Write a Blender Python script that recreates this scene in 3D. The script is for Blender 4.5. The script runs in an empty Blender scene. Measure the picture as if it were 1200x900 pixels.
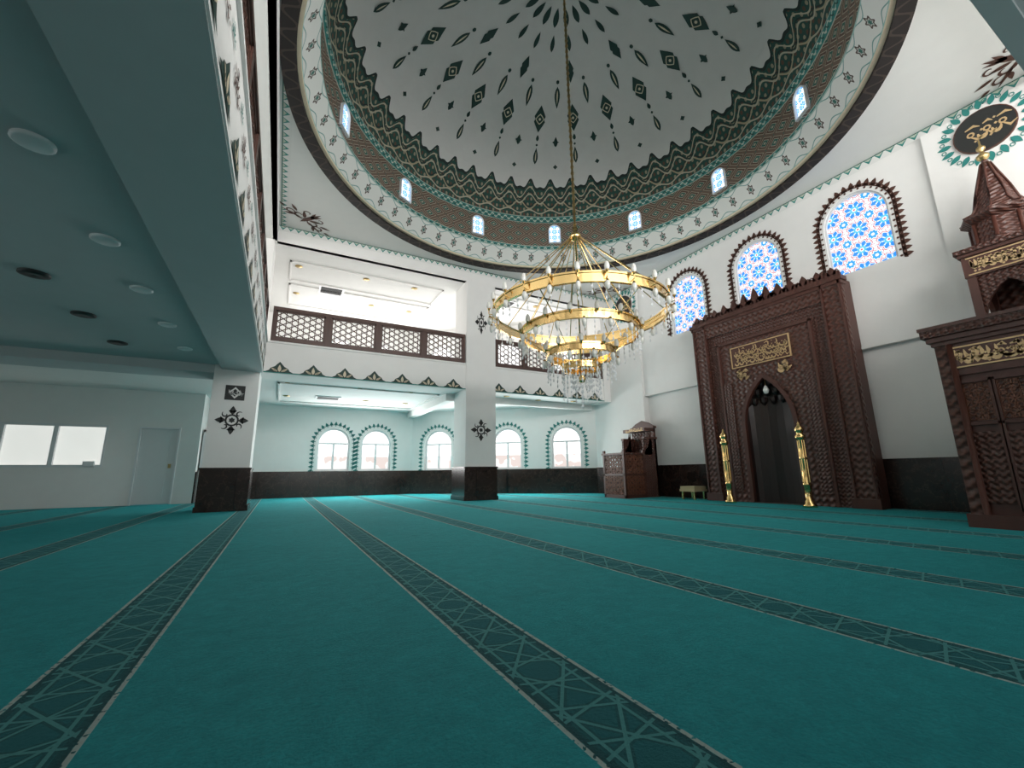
import bpy, math, random
from mathutils import Vector, Matrix
random.seed(7)
S=0.75
pi=math.pi
# ------------------------------------------------------------------ node helpers
class X:
    def __init__(s,nt,v): s.nt=nt; s.v=v
    def _m(s,op,*o):
        n=s.nt.nodes.new('ShaderNodeMath'); n.operation=op
        for i,a in enumerate((s,)+o):
            if isinstance(a,X): a=a.v
            if isinstance(a,(int,float)): n.inputs[i].default_value=a
            else: s.nt.links.new(a,n.inputs[i])
        return X(s.nt,n.outputs[0])
    def __add__(s,o): return s._m('ADD',o)
    def __radd__(s,o): return s._m('ADD',o)
    def __sub__(s,o): return s._m('SUBTRACT',o)
    def __rsub__(s,o): return X(s.nt,o)._m('SUBTRACT',s)
    def __mul__(s,o): return s._m('MULTIPLY',o)
    def __rmul__(s,o): return s._m('MULTIPLY',o)
    def __truediv__(s,o): return s._m('DIVIDE',o)
    def lt(s,o): return s._m('LESS_THAN',o)
    def gt(s,o): return s._m('GREATER_THAN',o)
    def abs(s): return s._m('ABSOLUTE')
    def fr(s): return s._m('FRACT')
    def sin(s): return s._m('SINE')
    def cos(s): return s._m('COSINE')
    def min(s,o): return s._m('MINIMUM',o)
    def max(s,o): return s._m('MAXIMUM',o)
    def sqrt(s): return s._m('SQRT')
    def atan2(s,o): return s._m('ARCTAN2',o)
def newmat(name):
    m=bpy.data.materials.new(name); m.use_nodes=True
    nt=m.node_tree; b=nt.nodes['Principled BSDF']
    return m,nt,b
def coords(nt,kind='Object'):
    t=nt.nodes.new('ShaderNodeTexCoord'); s=nt.nodes.new('ShaderNodeSeparateXYZ')
    nt.links.new(t.outputs[kind],s.inputs[0])
    return X(nt,s.outputs[0]),X(nt,s.outputs[1]),X(nt,s.outputs[2]),t.outputs[kind]
def setc(nt,sock,c):
    if isinstance(c,tuple): sock.default_value=(c[0],c[1],c[2],1)
    else: nt.links.new(c,sock)
def mixc(nt,fac,a,b):
    n=nt.nodes.new('ShaderNodeMix'); n.data_type='RGBA'
    if isinstance(fac,X): fac=fac.v
    if isinstance(fac,(int,float)): n.inputs[0].default_value=fac
    else: nt.links.new(fac,n.inputs[0])
    setc(nt,n.inputs[6],a); setc(nt,n.inputs[7],b)
    return n.outputs[2]
def noise(nt,vec,scale,detail=3,rough=.5):
    n=nt.nodes.new('ShaderNodeTexNoise'); n.inputs['Scale'].default_value=scale
    n.inputs['Detail'].default_value=detail; n.inputs['Roughness'].default_value=rough
    nt.links.new(vec,n.inputs['Vector']); return X(nt,n.outputs[0])
def bump(nt,b,h,st=.3,dist=.02):
    n=nt.nodes.new('ShaderNodeBump'); n.inputs['Strength'].default_value=st; n.inputs['Distance'].default_value=dist
    nt.links.new(h.v,n.inputs['Height']); nt.links.new(n.outputs[0],b.inputs['Normal'])
def simple(name,c,rough=.6,metal=0,var=.12,scale=3,bmp=0,bscale=60,emis=0,spec=None):
    m,nt,b=newmat(name)
    x,y,z,v=coords(nt)
    n=noise(nt,v,scale)
    col=mixc(nt,n,tuple(k*(1-var) for k in c),tuple(min(1,k*(1+var)) for k in c))
    nt.links.new(col,b.inputs['Base Color'])
    b.inputs['Roughness'].default_value=rough; b.inputs['Metallic'].default_value=metal
    if spec is not None: b.inputs['Specular IOR Level'].default_value=spec
    if bmp: bump(nt,b,noise(nt,v,bscale),bmp)
    if emis:
        nt.links.new(col,b.inputs['Emission Color']); b.inputs['Emission Strength'].default_value=emis
    return m
M={}
M['plaster']=simple('white_plaster',(.78,.77,.75),.85,var=.03,bmp=.05)
M['ceil']=simple('ceiling_paint',(.74,.74,.72),.85,var=.03)
M['soffit']=simple('soffit_painted_shade',(.46,.50,.50),.8,var=.04)  # shade and teal carpet bounce put into the colour of the undersides
M['dome']=simple('dome_plaster',(.58,.57,.55),.9,var=.04)
M['brown']=simple('brown_paint',(.085,.032,.02),.6)
M['teal']=simple('teal_paint',(.02,.20,.18),.6)
M['green']=simple('dark_green_paint',(.010,.040,.032),.6)
M['black']=simple('black_paint',(.015,.017,.016),.5)
M['cream']=simple('cream_paint',(.6,.52,.38),.6)
M['gold']=simple('polished_gold',(.85,.60,.26),.2,1.0,.05)
M['goldp']=simple('gold_script',(.60,.42,.22),.4,.4,.1)
M['brass']=simple('antique_brass',(.45,.33,.15),.35,.9,.1)
M['crystal']=simple('crystal_glass',(.85,.86,.88),.08,.0,.05,spec=1.0)
M['frame']=simple('white_pvc',(.72,.73,.74),.4,var=.02)
M['doorw']=simple('door_white',(.66,.68,.68),.45,var=.02)
M['darkgap']=simple('dark_recess',(.02,.02,.02),.8)
M['cushion']=simple('cream_fabric',(.5,.42,.25),.9)
M['lampw']=simple('lamp_glass',(.7,.7,.66),.15,spec=.8)
M['blind']=simple('window_blind_glow',(.80,.80,.76),.5,var=.05,emis=.75)
def glow(name,c,c2,st):
    m,nt,b=newmat(name)
    x,y,z,v=coords(nt); n=noise(nt,v,1.1,2)
    col=mixc(nt,n.gt(.56),c,c2)
    b.inputs['Base Color'].default_value=(.05,.05,.05,1)
    nt.links.new(col,b.inputs['Emission Color']); b.inputs['Emission Strength'].default_value=st
    return m
M['glass']=glow('daylight_glass',(1,.99,.97),(.97,.94,.93),2.0)
M['glasslow']=glow('daylight_glass_lower',(.93,.90,.88),(.78,.66,.62),1.1)
def marble():
    m,nt,b=newmat('dark_marble'); x,y,z,v=coords(nt)
    n=noise(nt,v,2.2,8,.65); vein=((n-.5).abs()).lt(.010)
    c=mixc(nt,n,(.009,.006,.005),(.038,.021,.017)); c=mixc(nt,vein*.4,c,(.10,.06,.045))
    joint=((x+y)/1.3).fr().lt(.012)
    c=mixc(nt,joint,c,(.002,.002,.002))
    nt.links.new(c,b.inputs['Base Color']); b.inputs['Roughness'].default_value=.2
    return m
M['marble']=marble()
def wood(name,c1,c2,carve=0,cs=1.0,gold=0):
    m,nt,b=newmat(name); x,y,z,v=coords(nt)
    mp=nt.nodes.new('ShaderNodeMapping'); mp.inputs['Scale'].default_value=(6,6,.7); nt.links.new(v,mp.inputs[0])
    n=noise(nt,mp.outputs[0],2.0,6)
    c=mixc(nt,n,c1,c2)
    if carve:
        k=26*cs
        a=((x+y)*k).sin(); d=(z*k).sin()
        p=((a*d)+((x+y+z)*k*.5).sin()*((x+y-z)*k*.5).sin())
        g=p.abs().lt(.2)
        c=mixc(nt,g*.5,c,tuple(k2*.35 for k2 in c1))
        hi=p.gt(.95)
        c=mixc(nt,hi*.35,c,tuple(min(1,k2*2.0) for k2 in c2))
        bump(nt,b,p,.5,.02)
    nt.links.new(c,b.inputs['Base Color']); b.inputs['Roughness'].default_value=.42
    return m
M['wood']=wood('mahogany_wood',(.055,.019,.013),(.095,.032,.022))
M['carved']=wood('carved_mahogany',(.058,.021,.014),(.098,.035,.024),1,1.35)
M['carvedf']=wood('fine_carved_mahogany',(.055,.020,.014),(.090,.032,.022),1,2.2)
M['rail']=wood('railing_wood',(.045,.020,.014),(.085,.036,.025))
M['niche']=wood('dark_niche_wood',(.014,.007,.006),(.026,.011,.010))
M['latt']=wood('lattice_wood',(.16,.06,.035),(.24,.09,.05))
P0=-.785; PW=2.07
def carpet():
    m,nt,b=newmat('teal_prayer_carpet'); x,y,z,v=coords(nt)
    s=((((x-P0)/PW)+.5).fr()-.5)*PW
    d=s.abs()
    big=noise(nt,v,.8,4,.6); fine=noise(nt,v,45,5,.8); med=noise(nt,v,7,7,.75)
    mm=((med*.7+big*.3)-.5)*3.2+.5
    mm=mm.max(0).min(1)
    c=mixc(nt,mm,(.005,.275,.305),(.022,.48,.505))
    c=mixc(nt,((fine-.5)*3.4+.35).max(0).min(1)*.55,c,(.002,.12,.145))
    inside=d.lt(.205)
    core=d.lt(.15)
    mn=None
    for kk in range(5):
        th=kk*pi/5+.0
        t=((((s*math.cos(th)+y*math.sin(th))*4.0).fr())-.5).abs()
        mn=t if mn is None else mn.min(t)
    ln=mn.lt(.034); halo=mn.lt(.085)
    ci=mixc(nt,core,(.003,.035,.042),(.004,.10,.115))
    ci=mixc(nt,halo*.6,ci,(.002,.016,.022))
    ci=mixc(nt,ln*.55,ci,(.16,.55,.54))
    c=mixc(nt,inside,c,ci)
    edge=((d-.200).abs()).lt(.011)
    brk=noise(nt,v,34,2).gt(.40)
    c=mixc(nt,edge*brk*.85,c,(.62,.68,.62))
    e2=((d-.178).abs()).lt(.008)
    c=mixc(nt,e2,c,(.003,.02,.025))
    nt.links.new(c,b.inputs['Base Color']); b.inputs['Roughness'].default_value=.95
    b.inputs['Specular IOR Level'].default_value=.15
    b.inputs['Sheen Weight'].default_value=.35; b.inputs['Sheen Roughness'].default_value=.45
    b.inputs['Sheen Tint'].default_value=(.2,.85,.88,1)
    bump(nt,b,fine+med*.6,.9,.035)
    return m
M['carpet']=carpet()
def star8(nt,x,y,cs,ox,oy):
    qx=((x/cs+ox).fr()-.5); qy=((y/cs+oy).fr()-.5)
    r=(qx*qx+qy*qy).sqrt(); a=qy.atan2(qx)
    return r*(((a*8).cos())*.14+1),r,a
def stained():
    m,nt,b=newmat('stained_glass'); x,y,z,v=coords(nt,'UV')
    cs=.62
    r1,ra,a1=star8(nt,x,y,cs,.5,.5); r2,rb,a2=star8(nt,x,y,cs,0,0)
    c=(.80,.92,1.0)
    net=((a1*4+.4).sin().abs()).lt(.10)
    c=mixc(nt,net*(r1.gt(.38)),c,(.66,.08,.10))
    c=mixc(nt,((r1-.395).abs()).lt(.015),c,(.66,.06,.08))
    c=mixc(nt,r1.lt(.34),c,(.02,.27,.85))
    c=mixc(nt,(a1*8).cos().gt(.62)*r1.lt(.31)*r1.gt(.15),c,(.85,.96,1.))
    c=mixc(nt,r1.lt(.17),c,(.08,.55,.95))
    c=mixc(nt,r1.lt(.09),c,(.90,.97,1))
    c=mixc(nt,r1.lt(.04),c,(.66,.08,.10))
    c=mixc(nt,r2.lt(.25),c,(.66,.08,.10))
    c=mixc(nt,r2.lt(.222),c,(.88,.95,1.0))
    c=mixc(nt,r2.lt(.17),c,(.02,.36,.88))
    c=mixc(nt,r2.lt(.07),c,(.9,.93,.95))
    b.inputs['Base Color'].default_value=(.05,.05,.05,1)
    nt.links.new(c,b.inputs['Emission Color']); b.inputs['Emission Strength'].default_value=1.2
    b.inputs['Roughness'].default_value=.2
    return m
M['stained']=stained()
def drumglass():
    m,nt,b=newmat('blue_drum_glass'); x,y,z,v=coords(nt,'UV')
    r1,ra,a1=star8(nt,x,y-.02,.26,.5,.5)
    c=mixc(nt,r1.lt(.42),(.85,.95,1.0),(.03,.30,.82))
    c=mixc(nt,(a1*8).cos().gt(.4)*r1.lt(.36),c,(.80,.93,1.0))
    c=mixc(nt,r1.lt(.17),c,(.05,.42,.9)); c=mixc(nt,r1.lt(.08),c,(.9,.97,1.))
    b.inputs['Base Color'].default_value=(.05,.05,.05,1)
    nt.links.new(c,b.inputs['Emission Color']); b.inputs['Emission Strength'].default_value=1.5
    return m
M['drum']=drumglass()
def band(name,fn,rough=.8):
    m,nt,b=newmat(name); u,v,z,vec=coords(nt,'UV')
    c=fn(nt,u,v,vec); nt.links.new(c,b.inputs['Base Color']); b.inputs['Roughness'].default_value=rough
    return m
def f_lattice(nt,u,v,vec):
    p=u; q=v*2
    a=((p+q).fr()-.5).abs(); d=((p-q).fr()-.5).abs()
    mx=a.max(d); mn=a.min(d)
    c=(.13,.09,.065)
    c=mixc(nt,mx.lt(.40),c,(.34,.31,.24))
    c=mixc(nt,mx.lt(.36),c,(.085,.050,.036))
    c=mixc(nt,mx.lt(.24),c,(.36,.34,.28))
    c=mixc(nt,mx.lt(.20),c,(.02,.10,.08))
    c=mixc(nt,mx.lt(.08),c,(.36,.32,.25))
    c=mixc(nt,mn.gt(.455),c,(.03,.11,.09))
    return c
M['b_lattice']=band('dome_lattice_band',f_lattice)
def f_green(nt,u,v,vec):
    x=((u.fr())-.5)*2; cx=(x*pi).cos(); c2=(x*2*pi).cos()
    c=(.012,.060,.048)
    hf=((u*6*pi).sin()*(v*22).sin())
    c=mixc(nt,hf.gt(.6),c,(.26,.23,.16))
    c=mixc(nt,hf.lt(-.58),c,(.09,.048,.030))
    for base,amp,w,col in ((.16,.05,.018,(.40,.37,.28)),(.34,-.10,.022,(.34,.29,.19)),(.40,-.10,.016,(.01,.02,.018)),(.50,.12,.020,(.40,.37,.28)),(.56,.13,.018,(.01,.03,.025)),(.66,.14,.018,(.42,.38,.28))):
        c=mixc(nt,((v-base-cx*amp).abs()).lt(w),c,col)
    top=cx*.10+c2*.05+.86
    c=mixc(nt,v.gt(top-.07),c,(.008,.020,.017))
    c=mixc(nt,v.gt(top),c,(.58,.57,.55))
    return c
M['b_green']=band('dome_green_arabesque_band',f_green)
def f_teal(nt,u,v,vec):
    x=((u.fr())-.5)*2
    c=(.04,.22,.20)
    w=((v-.5-(x*2*pi).sin()*.22).abs()).lt(.10)
    c=mixc(nt,w,c,(.50,.55,.48))
    w=((v-.5+(x*2*pi).sin()*.22).abs()).lt(.08)
    c=mixc(nt,w,c,(.015,.07,.06))
    c=mixc(nt,((v-.5).abs()).gt(.42),c,(.45,.45,.4))
    return c
M['b_teal']=band('dome_teal_rope_band',f_teal)
def f_white(nt,u,v,vec):
    x=((u.fr())-.5)*2; vv=(v-.5)*2
    c=(.62,.63,.60)
    r=(x*x*4+vv*vv*1.6).sqrt()
    r=r*(((vv.atan2(x*1.5))*6).cos()*.22+1)
    c=mixc(nt,r.lt(.56),c,(.08,.06,.05))
    c=mixc(nt,r.lt(.36),c,(.45,.45,.42))
    c=mixc(nt,r.lt(.24),c,(.03,.12,.10))
    dots=((vv+(x*pi).cos()*.2).abs()-.80).abs().lt(.045)
    c=mixc(nt,dots,c,(.16,.30,.28))
    c=mixc(nt,(vv.abs()).gt(.94),c,(.25,.45,.42))
    return c
M['b_white']=band('dome_cornice_band',f_white)
def f_dark(nt,u,v,vec):
    x=((u.fr())-.5)*2
    c=(.013,.009,.008)
    c=mixc(nt,((v-.5-(x*pi).sin()*.3).abs()).lt(.09),c,(.05,.034,.028))
    return c
M['b_dark']=band('dome_dark_ring',f_dark)
def f_border(nt,u,v,vec):
    x=((u.fr())-.5)*2
    c=(.70,.70,.68)
    c=mixc(nt,v.lt((1-x.abs())*.8),c,(.03,.22,.19))
    c=mixc(nt,v.lt((1-x.abs())*.45),c,(.45,.5,.42))
    c=mixc(nt,v.lt(.12),c,(.02,.12,.10))
    return c
M['b_border']=band('ceiling_border_band',f_border)

# ------------------------------------------------------------------ mesh builder
class MB:
    def __init__(s): s.v=[];s.f=[];s.m=[];s.sm=[];s.uv=[];s.mats=[]
    def mi(s,m):
        if isinstance(m,str): m=M[m]
        if m not in s.mats: s.mats.append(m)
        return s.mats.index(m)
    def idx(s,ids,mat,smooth=False,uvs=None):
        s.f.append(tuple(ids)); s.m.append(s.mi(mat)); s.sm.append(smooth); s.uv.append(uvs)
    def face(s,pts,mat,uvs=None,smooth=False):
        n=len(s.v); s.v+= [tuple(p) for p in pts]; s.idx(range(n,n+len(pts)),mat,smooth,uvs)
    def hexa(s,c,mat):
        n=len(s.v); s.v+=[tuple(p) for p in c]
        for q in ((0,3,2,1),(4,5,6,7),(0,1,5,4),(1,2,6,5),(2,3,7,6),(3,0,4,7)): s.idx([n+i for i in q],mat)
    def box(s,x0,x1,y0,y1,z0,z1,mat):
        s.hexa([(x0,y0,z0),(x1,y0,z0),(x1,y1,z0),(x0,y1,z0),(x0,y0,z1),(x1,y0,z1),(x1,y1,z1),(x0,y1,z1)],mat)
    def fbox(s,f,a0,a1,z0,z1,d0,d1,mat):
        s.hexa([f(a0,z0,d0),f(a1,z0,d0),f(a1,z0,d1),f(a0,z0,d1),f(a0,z1,d0),f(a1,z1,d0),f(a1,z1,d1),f(a0,z1,d1)],mat)
    def lathe(s,prof,cx,cy,n,mat,rep=1,smooth=True,a0=0,closed=True):
        base=len(s.v); k=len(prof)
        L=[0]
        for i in range(1,k): L.append(L[-1]+math.dist(prof[i],prof[i-1]))
        tot=L[-1] or 1
        for i in range(n):
            a=a0+2*pi*i/n
            for r,z in prof: s.v.append((cx+r*math.sin(a),cy+r*math.cos(a),z))
        for i in range(n):
            j=(i+1)%n
            for q in range(k-1):
                u0=i/n*rep;u1=(i+1)/n*rep
                s.idx([base+i*k+q,base+j*k+q,base+j*k+q+1,base+i*k+q+1],mat,smooth,[(u0,L[q]/tot),(u1,L[q]/tot),(u1,L[q+1]/tot),(u0,L[q+1]/tot)])
    def tube(s,pts,r,n,mat,caps=True):
        pts=[Vector(p) for p in pts]; base=len(s.v); rr=r if isinstance(r,list) else [r]*len(pts)
        for i,p in enumerate(pts):
            t=(pts[min(i+1,len(pts)-1)]-pts[max(i-1,0)]).normalized()
            up=Vector((0,0,1)) if abs(t.z)<.95 else Vector((1,0,0))
            a=t.cross(up).normalized(); b=t.cross(a)
            for k in range(n):
                th=2*pi*k/n; s.v.append(tuple(p+a*rr[i]*math.cos(th)+b*rr[i]*math.sin(th)))
        for i in range(len(pts)-1):
            for k in range(n):
                k2=(k+1)%n
                s.idx([base+i*n+k,base+i*n+k2,base+(i+1)*n+k2,base+(i+1)*n+k],mat,n>5)
        if caps:
            s.idx([base+k for k in range(n)],mat); s.idx([base+(len(pts)-1)*n+k for k in range(n)],mat)
    def build(s,name,parent=None):
        me=bpy.data.meshes.new(name); me.from_pydata(s.v,[],s.f)
        for m in s.mats: me.materials.append(m)
        for p,mi,sm in zip(me.polygons,s.m,s.sm): p.material_index=mi; p.use_smooth=sm
        if any(u for u in s.uv):
            ul=me.uv_layers.new(name='UVMap')
            for p,u in zip(me.polygons,s.uv):
                if u:
                    for li,c in zip(p.loop_indices,u): ul.data[li].uv=c
        me.validate(); me.update()
        o=bpy.data.objects.new(name,me); bpy.context.collection.objects.link(o)
        if parent: o.parent=parent
        return o
def empty(name,loc=(0,0,0)):
    e=bpy.data.objects.new(name,None); bpy.context.collection.objects.link(e); e.location=loc; e.empty_display_size=.2; return e
# ------------------------------------------------------------------ 2d motifs
def leaf(cx,cy,L,w,a,n=6):
    pts=[]
    for i in range(n+1):
        t=i/n; pts.append((t*L, w*math.sin(pi*t**.8)))
    for i in range(n-1,0,-1):
        t=i/n; pts.append((t*L,-w*math.sin(pi*t**.8)))
    ca,sa=math.cos(a),math.sin(a)
    return [(cx+x*ca-y*sa, cy+x*sa+y*ca) for x,y in pts]
def ribbon(pts,w,taper=False):
    out=[];n=len(pts);L=[];Rr=[]
    for i in range(n):
        a=pts[max(i-1,0)];b=pts[min(i+1,n-1)]
        dx,dy=b[0]-a[0],b[1]-a[1];l=math.hypot(dx,dy) or 1
        ww=w*(math.sin(pi*(.12+.8*i/(n-1))) if taper else 1)/2
        L.append((pts[i][0]-dy/l*ww,pts[i][1]+dx/l*ww));Rr.append((pts[i][0]+dy/l*ww,pts[i][1]-dx/l*ww))
    for i in range(n-1): out.append([L[i],L[i+1],Rr[i+1],Rr[i]])
    return out
def ringp(cx,cy,r0,r1,n=16,star=0,k=6):
    out=[]
    def P(r,i):
        a=2*pi*i/n; rr=r*(1+star*math.cos(k*a)); return (cx+rr*math.sin(a),cy+rr*math.cos(a))
    for i in range(n): out.append([P(r0,i),P(r0,i+1),P(r1,i+1),P(r1,i)])
    return out
def disc(cx,cy,r,n=16,star=0,k=6):
    return [[(cx+r*(1+star*math.cos(k*2*pi*i/n))*math.sin(2*pi*i/n),cy+r*(1+star*math.cos(k*2*pi*i/n))*math.cos(2*pi*i/n)) for i in range(n)]]
def spiral(cx,cy,r,a0,turn,w,n=12):
    pts=[]
    for i in range(n+1):
        t=i/n; rr=r*(1-.8*t); a=a0+turn*t; pts.append((cx+rr*math.cos(a),cy+rr*math.sin(a)))
    return ribbon(pts,w,True)
def xf(polys,dx=0,dy=0,s=1,a=0,mx=False,sy=None):
    ca,sa=math.cos(a),math.sin(a); sy=s if sy is None else sy
    out=[]
    for p in polys:
        q=[]
        for x,y in p:
            x=x*s; y=y*sy
            if mx:x=-x
            q.append((dx+x*ca-y*sa,dy+x*sa+y*ca))
        out.append(q)
    return out
def arabesque():
    h=[]
    h+=spiral(.3,.1,.25,pi,5.5,.07)+spiral(.62,-.05,.2,pi,-5.2,.06)+spiral(.25,.5,.18,-pi/2,5,.05)
    h+=[leaf(.1,.1,.45,.07,.9),leaf(.1,0,.8,.05,-.25),leaf(.5,.2,.4,.06,.5),leaf(.85,0,.25,.05,.2),leaf(0,.3,.5,.05,1.3),leaf(.4,-.1,.35,.06,-.8)]
    return h+xf(h,mx=True)+[leaf(0,-.3,1.2,.09,pi/2)]
ARAB=arabesque()
DIA=[[(0,.5),(.12,.34),(.2,.24),(.3,.1),(.24,0),(.3,-.1),(.2,-.24),(.12,-.34),(0,-.5),(-.12,-.34),(-.2,-.24),(-.3,-.1),(-.24,0),(-.3,.1),(-.2,.24),(-.12,.34)]]
def ornq():
    d=ringp(0,0,.16,.22,16)
    for k in range(4):
        a=k*pi/2
        d+= [leaf(math.cos(a)*.2,math.sin(a)*.2,.32,.09,a)]
        d+= [leaf(math.cos(a)*.3,math.sin(a)*.3,.14,.04,a+1.2),leaf(math.cos(a)*.3,math.sin(a)*.3,.14,.04,a-1.2)]
        a+=pi/4
        d+=spiral(math.cos(a)*.29,math.sin(a)*.29,.12,a,4.5,.05)
    d+=disc(0,0,.09,12,.2,6)
    return d
ORN=ornq()
def script(W,H,seed,t=.08):
    rnd=random.Random(seed); out=[]; x=-W/2+.04
    th=t*H*1.6
    while x<W/2-.1*H:
        k=rnd.random(); w=H*rnd.uniform(.25,.5)
        if k<.35:
            out+=ribbon([(x,-H*.1),(x+.03*H,H*.15),(x-.02*H,H*.45)],th,True)
            out+=ribbon([(x,-H*.1),(x+w*.5,-H*.18),(x+w,-H*.05)],th,True)
        elif k<.7:
            pts=[(x+w*.5+w*.5*math.cos(a),-H*.1+H*.25*math.sin(a)) for a in [pi+i*pi/7 for i in range(8)]]
            out+=ribbon(pts,th*1.2,True); out+=disc(x+w*.5,H*.05,th*.5,4)
        else:
            out+=ringp(x+w*.3,0,H*.07,H*.14,9); out+=ribbon([(x,H*.3),(x+w*.6,H*.38),(x+w,H*.25)],th,True)
            out+=ribbon([(x+w*.3,-H*.12),(x+w*.7,-H*.35),(x+w*1.2,-H*.2)],th,True)
        if rnd.random()<.5: out+=disc(x+w*.5,H*rnd.choice([-.4,.35]),th*.45,4)
        x+=w*.75
    return out
def place(mb,polys,f,mat,uv=False):
    for p in polys: mb.face([f(x,y) for x,y in p],mat)
def arch(sc,w,z0,h,k=0,n=14):
    R=w/2+k; rise=math.sqrt(R*R-k*k); zs=z0+h-rise
    pts=[(sc-w/2,z0),(sc-w/2,zs)]
    am=math.acos(k/R) if k else pi/2
    for i in range(1,n//2+1):
        a=am*i/(n//2); pts.append((sc+k-R*math.cos(a),zs+R*math.sin(a)))
    right=[(2*sc-x,z) for x,z in pts[:-1]]
    return pts+right[::-1]
def wall2d(mb,f,s0,s1,z0,z1,ops,mat,depth=.25,rmat=None):
    cur=s0
    for ch in sorted(ops,key=lambda c:c[0][0]):
        a,b=ch[0][0],ch[-1][0]; sill=ch[0][1]
        if a>cur: mb.face([f(cur,z0,0),f(a,z0,0),f(a,z1,0),f(cur,z1,0)],mat)
        if sill>z0: mb.face([f(a,z0,0),f(b,z0,0),f(b,sill,0),f(a,sill,0)],mat)
        for p,q in zip(ch,ch[1:]):
            if abs(p[0]-q[0])>1e-5: mb.face([f(p[0],p[1],0),f(q[0],q[1],0),f(q[0],z1,0),f(p[0],z1,0)],mat)
        cc=ch+[ch[0]]
        for p,q in zip(cc,cc[1:]): mb.face([f(p[0],p[1],0),f(q[0],q[1],0),f(q[0],q[1],depth),f(p[0],p[1],depth)],rmat or mat)
        cur=b
    if cur<s1: mb.face([f(cur,z0,0),f(s1,z0,0),f(s1,z1,0),f(cur,z1,0)],mat)
def window(name,f,sc,w,z0,h,k,glass,depth=.22,t=.07,mull=True,glasslow=None,frame='frame',bars=True):
    mb=MB(); o=arch(sc,w,z0,h,k); i=arch(sc,w-2*t,z0+t,h-2*t,k)
    zs=z0+h-w/2
    mb.face([f(x,z,depth) for x,z in o],glass,[(x-sc,z-z0) for x,z in o])
    d0=depth-.07
    n=len(o)
    for a in range(n):
        b=(a+1)%n
        mb.face([f(*o[a],d0),f(*o[b],d0),f(*i[b],d0),f(*i[a],d0)],frame)
        mb.face([f(*i[a],d0),f(*i[b],d0),f(*i[b],depth),f(*i[a],depth)],frame)
        mb.face([f(*o[a],d0),f(*o[b],d0),f(*o[b],depth),f(*o[a],depth)],frame)
    if bars:
        mb.fbox(f,sc-w/2+t,sc+w/2-t,zs-.04,zs+.04,d0,depth-.005,frame)
        mb.fbox(f,sc-.045,sc+.045,z0+t,zs-.04,d0,depth-.005,frame)
        if glasslow:
            mb.fbox(f,sc-w/2+t,sc+w/2-t,z0+t,z0+t+h*.3,depth-.02,depth-.008,glasslow)
    return mb.build(name)
def surround(mb,f,sc,w,z0,h,k,mat,mat2,off=.12,step=.2,size=.16,d=-.012,wd=.02):
    ch=arch(sc,w+2*off,z0-.0,h+off,k,24)
    pts=[];acc=0
    for p,q in zip(ch,ch[1:]):
        L=math.dist(p,q)
        while acc<=L:
            if L>0:
                tt=acc/L; pts.append((p[0]+(q[0]-p[0])*tt,p[1]+(q[1]-p[1])*tt,-(q[1]-p[1])/L,(q[0]-p[0])/L))
            acc+=step
        acc-=L
    g=lambda x,y:f(x,y,d)
    place(mb,ribbon(ch,wd),g,mat2)
    for x,y,nx,ny in pts:
        a=math.atan2(ny,nx)
        place(mb,[leaf(x,y,size,size*.3,a),leaf(x,y,size*.6,size*.2,a+.9),leaf(x,y,size*.6,size*.2,a-.9)],g,mat)
        place(mb,disc(x-nx*size*.25,y-ny*size*.25,size*.16,8),g,mat2)

# ------------------------------------------------------------------ dimensions
XL,XQ=-.72,13.8; YR,YB=.57,15.5
ZC=9.5; ZG=4.28; PX=XQ-.12
fq=lambda s,z,d=0:Vector((XQ+d,s,z))
ff=lambda s,z,d=0:Vector((s,23+d,z))
dg=Vector((13.8-6.2,16.85-23,0)); LD=dg.length; dg.normalize(); dn=Vector((-dg.y,dg.x,0))
fd=lambda s,z,d=0:Vector((6.2,23,0))+dg*s+dn*d+Vector((0,0,z))
fl=lambda s,z,d=0:Vector((s,21+d,z))
fb=lambda s,z,d=0:Vector((s,YB+d,z))

mb=MB(); mb.face([(-10,-6,0),(14.2,-6,0),(14.2,23.4,0),(-10,23.4,0)],'carpet'); mb.build('floor')

# qibla wall
mb=MB()
QW=[5.0,7.9,10.8]
wall2d(mb,fq,-6,YB+1.5,4.2,ZC,[arch(y,1.55,6.42,2.33) for y in QW],'plaster',.2)
f2=lambda s,z,d=0:Vector((XQ+.18+d,s,z))
mb.face([f2(-6,0),f2(13.4,0),f2(13.4,4.2),f2(-6,4.2)],'plaster')
mb.face([f2(-6,4.2),f2(13.4,4.2),fq(13.4,4.2),fq(-6,4.2)],'plaster')
mb.face([f2(13.4,0),f2(13.4,4.2),fq(13.4,4.2),fq(13.4,0)],'plaster')
mb.face([fq(13.4,0),fq(16.9,0),fq(16.9,4.2),fq(13.4,4.2)],'plaster')
mb.box(PX,XQ,YR,3.3,0,ZC-.24,'plaster'); mb.box(PX,XQ,13.4,YB,0,ZC-.24,'plaster')
mb.build('wall_qibla')
for y in QW: window('window_1',fq,y,1.55,6.42,2.33,0,'stained',.12,.05,bars=False)
for y in QW:
    mb=MB(); surround(mb,fq,y,1.55,6.42,2.33,0,'brown','brown',.12,.17,.2,-.012,.03); mb.build('window_surround_ornament')
mb=MB(); mb.box(XQ-.03,XQ,3.3,13.4,4.2,4.27,'plaster'); mb.build('trim_ledge')
mb=MB()
n=60
for i in range(n):
    a=YR+(YB-YR)*i/n; b=YR+(YB-YR)*(i+1)/n
    mb.face([fq(a,ZC,-.01),fq(b,ZC,-.01),fq(b,ZC-.22,-.01),fq(a,ZC-.22,-.01)],'b_border',[(0,0),(1,0),(1,1),(0,1)])
mb.build('trim_ceiling_border')
mb=MB()
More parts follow.
